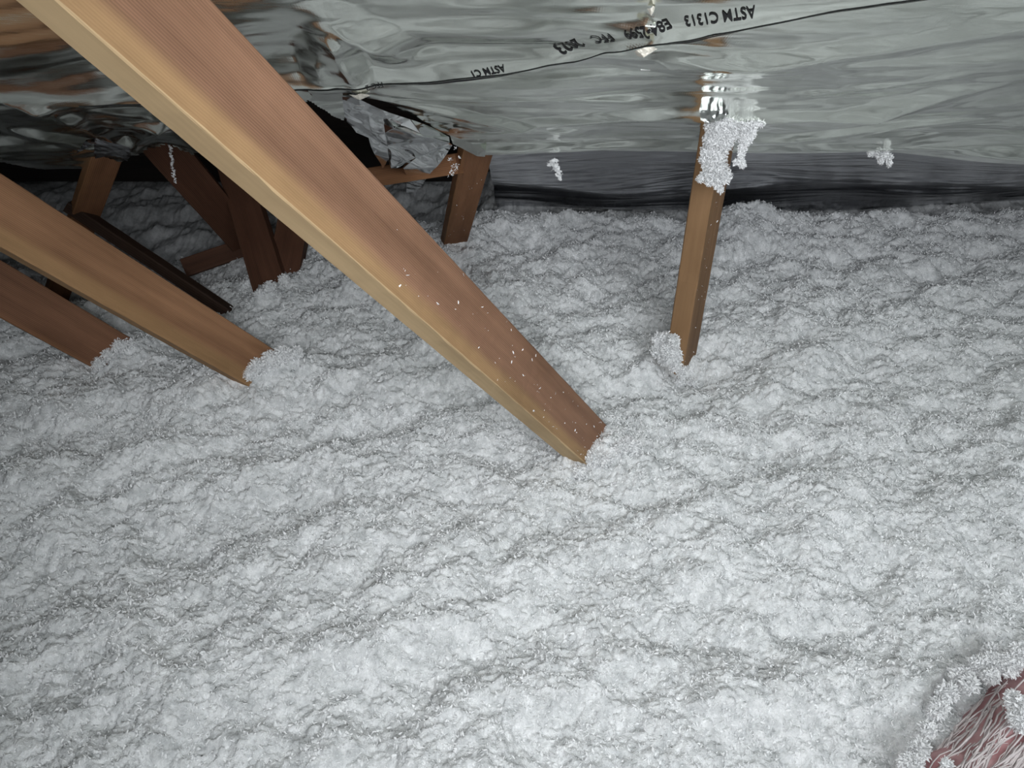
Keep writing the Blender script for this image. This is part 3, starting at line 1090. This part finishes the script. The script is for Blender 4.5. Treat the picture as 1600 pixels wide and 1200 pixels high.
def specks(fr, n, label, s0, s1, ymax, lmin=0.0015, lmax=0.005, on='wide', power=1.0, hw=0.089, ht=0.038):
    s = s0 + (s1 - s0) * rng.random(n) ** power
    if on == 'wide':
        P = fr['O'] + s[:, None] * fr['ax'] + (rng.uniform(0.004, ymax, n))[:, None] * fr['w'] - fr['z'] * 0.0006
        nn = -fr['z']
    else:
        P = fr['O'] + s[:, None] * fr['ax'] + (rng.uniform(0.003, ht - 0.003, n))[:, None] * fr['z'] - fr['w'] * 0.0006
        nn = -fr['w']
    a = rng.normal(size=(n, 3))
    a -= (a @ nn)[:, None] * nn * 0.7
    o = flakes('fluff_specks', P, nn * 0.0, lmin, lmax, M_FLAKE)
    tag(o, label, 'insulation', 'stuff')
    return o


specks(fr1, 95, 'white fluff specks clinging to the lower end of the thickest diagonal timber', 0.08, 0.75, 0.085, power=1.5)
specks(frp, 26, 'white fluff specks clinging to the wide side of the golden-brown post', 0.10, 0.50, 0.07)
specks(fr4, 16, 'white fluff specks on the post below the torn foil flap', 0.12, 0.50, 0.06)

# ---------------------------------------------------------------- pink batt in the near corner
M_PINK, nt, b = new_mat('pink_glass_wool')
b.inputs['Roughness'].default_value = 0.85
tc = N(nt, 'ShaderNodeTexCoord')
n1 = N(nt, 'ShaderNodeTexNoise')
n1.inputs['Scale'].default_value = 30
n1.inputs['Detail'].default_value = 6
nt.links.new(tc.outputs['Object'], n1.inputs['Vector'])
r = ramp(nt, [(0.35, (0.42, 0.20, 0.21)), (0.65, (0.66, 0.42, 0.43))])
nt.links.new(n1.outputs['Fac'], r.inputs['Fac'])
nt.links.new(r.outputs['Color'], b.inputs['Base Color'])
M_STRAND = plain_mat('pale_strand', (0.88, 0.80, 0.80), 0.5)

bx, by = on_floor(1500, 1120, 0.06)[:2]
dirv = np.array([0.80, 0.60])          # fibres run obliquely
crs = np.array([0.60, -0.80])
nu, nv = 60, 46
U_, V2 = np.meshgrid(np.linspace(-0.30, 0.20, nu), np.linspace(0, 0.26, nv))
prof = np.where(V2 < 0.05, 0.068 * np.sin(np.clip(V2 / 0.05, 0, 1) * np.pi / 2) ** 0.6, 0.068 + 0.012 * (V2 - 0.05))
edge0 = np.array([bx, by]) - crs * 0.005 - dirv * 0.02
PX = edge0[0] + dirv[0] * U_ + crs[0] * V2 + 0.012 * noise(U_ * 14, V2 * 14, 3)
PY = edge0[1] + dirv[1] * U_ + crs[1] * V2 + 0.012 * noise(U_ * 14, V2 * 14, 4)
PZ = -0.02 + prof + 0.008 * noise(U_ * 10, V2 * 50, 6)
top = np.stack([PX, PY, PZ], -1).reshape(-1, 3)
bot = top * [1, 1, 0] + [0, 0, -0.03]
fq = grid_faces(nu, nv)
batt = mesh_from('pink_batt', np.concatenate([top, bot]), np.concatenate([fq, fq[:, ::-1] + nu * nv]), M_PINK)
tag(batt, 'corner of a pink fibreglass batt with pale strands lying on the insulation', 'insulation')


def strand_mesh(name, curves, mat, parent):
    Vs, Fs, off = [], [], 0
    for pts_, rad in curves:
        pts_ = np.array(pts_)
        n = len(pts_)
        tg = np.gradient(pts_, axis=0)
        tg /= np.linalg.norm(tg, axis=1)[:, None]
        a = np.cross(tg, [0, 0, 1.0])
        a /= np.linalg.norm(a, axis=1)[:, None]
        c = np.cross(a, tg)
        for k in range(4):
            an = k * math.pi / 2
            Vs.append(pts_ + (a * math.cos(an) + c * math.sin(an)) * (rad * np.sin(np.linspace(0.15, math.pi - 0.15, n)) ** 0.5)[:, None])
        for k in range(4):
            k2 = (k + 1) % 4
            for i in range(n - 1):
                Fs.append((off + k * n + i, off + k2 * n + i, off + k2 * n + i + 1, off + k * n + i + 1))
        off += 4 * n
    return mesh_from(name, np.concatenate(Vs), np.array(Fs), mat, parent)


curves = []
for i in range(520):
    u0 = rng.uniform(-0.25, 0.04)
    v0 = rng.uniform(0.0, 0.24)
    ln = rng.uniform(0.04, 0.16)
    ph = rng.uniform(0, 6)
    cv = []
    for t in np.linspace(0, 1, 12):
        u = u0 + ln * t
        v = v0 + 0.006 * math.sin(ph + t * 2.2) + rng.uniform(-0.04, 0.04) * t * t * ln
        iu = int(np.clip((u + 0.30) / 0.50 * (nu - 1), 0, nu - 1))
        iv = int(np.clip(v / 0.26 * (nv - 1), 0, nv - 1))
        z = PZ[iv, iu]
        cv.append((edge0[0] + dirv[0] * u + crs[0] * v, edge0[1] + dirv[1] * u + crs[1] * v, z + 0.004 + 0.003 * math.sin(ph * 3 + t * 3)))
    curves.append((cv, rng.uniform(0.0006, 0.0019)))
st = strand_mesh('pale_strand', curves, M_STRAND, batt)
st['kind'] = 'stuff'
blobs = []
for px, py, z, r in [(1592, 1104, .075, .010), (1598, 1124, .075, .012), (1584, 1090, .075, .007), (1500, 1056, .03, .011), (1530, 1042, .03, .012), (1556, 1036, .035, .012), (1575, 1040, .04, .012), (1548, 1056, .04, .008), (1480, 1082, .03, .010), (1466, 1106, .025, .010), (1450, 1140, .03, .008), (1436, 1170, .03, .010), (1515, 1070, .04, .009), (1550, 1020, .03, .010), (1590, 1025, .05, .011), (1424, 1195, .03, .011), (1480,1195,.07,.005)]:
    q = on_floor(px, py, z)
    blobs.append((*q, r))
tuft_cloud('fluff_clump', blobs, 22000, 'loose white fluff heaped along the edge of the pink batt', 'insulation', spread=1.5, lmin=.002, lmax=.0065, kind=None)
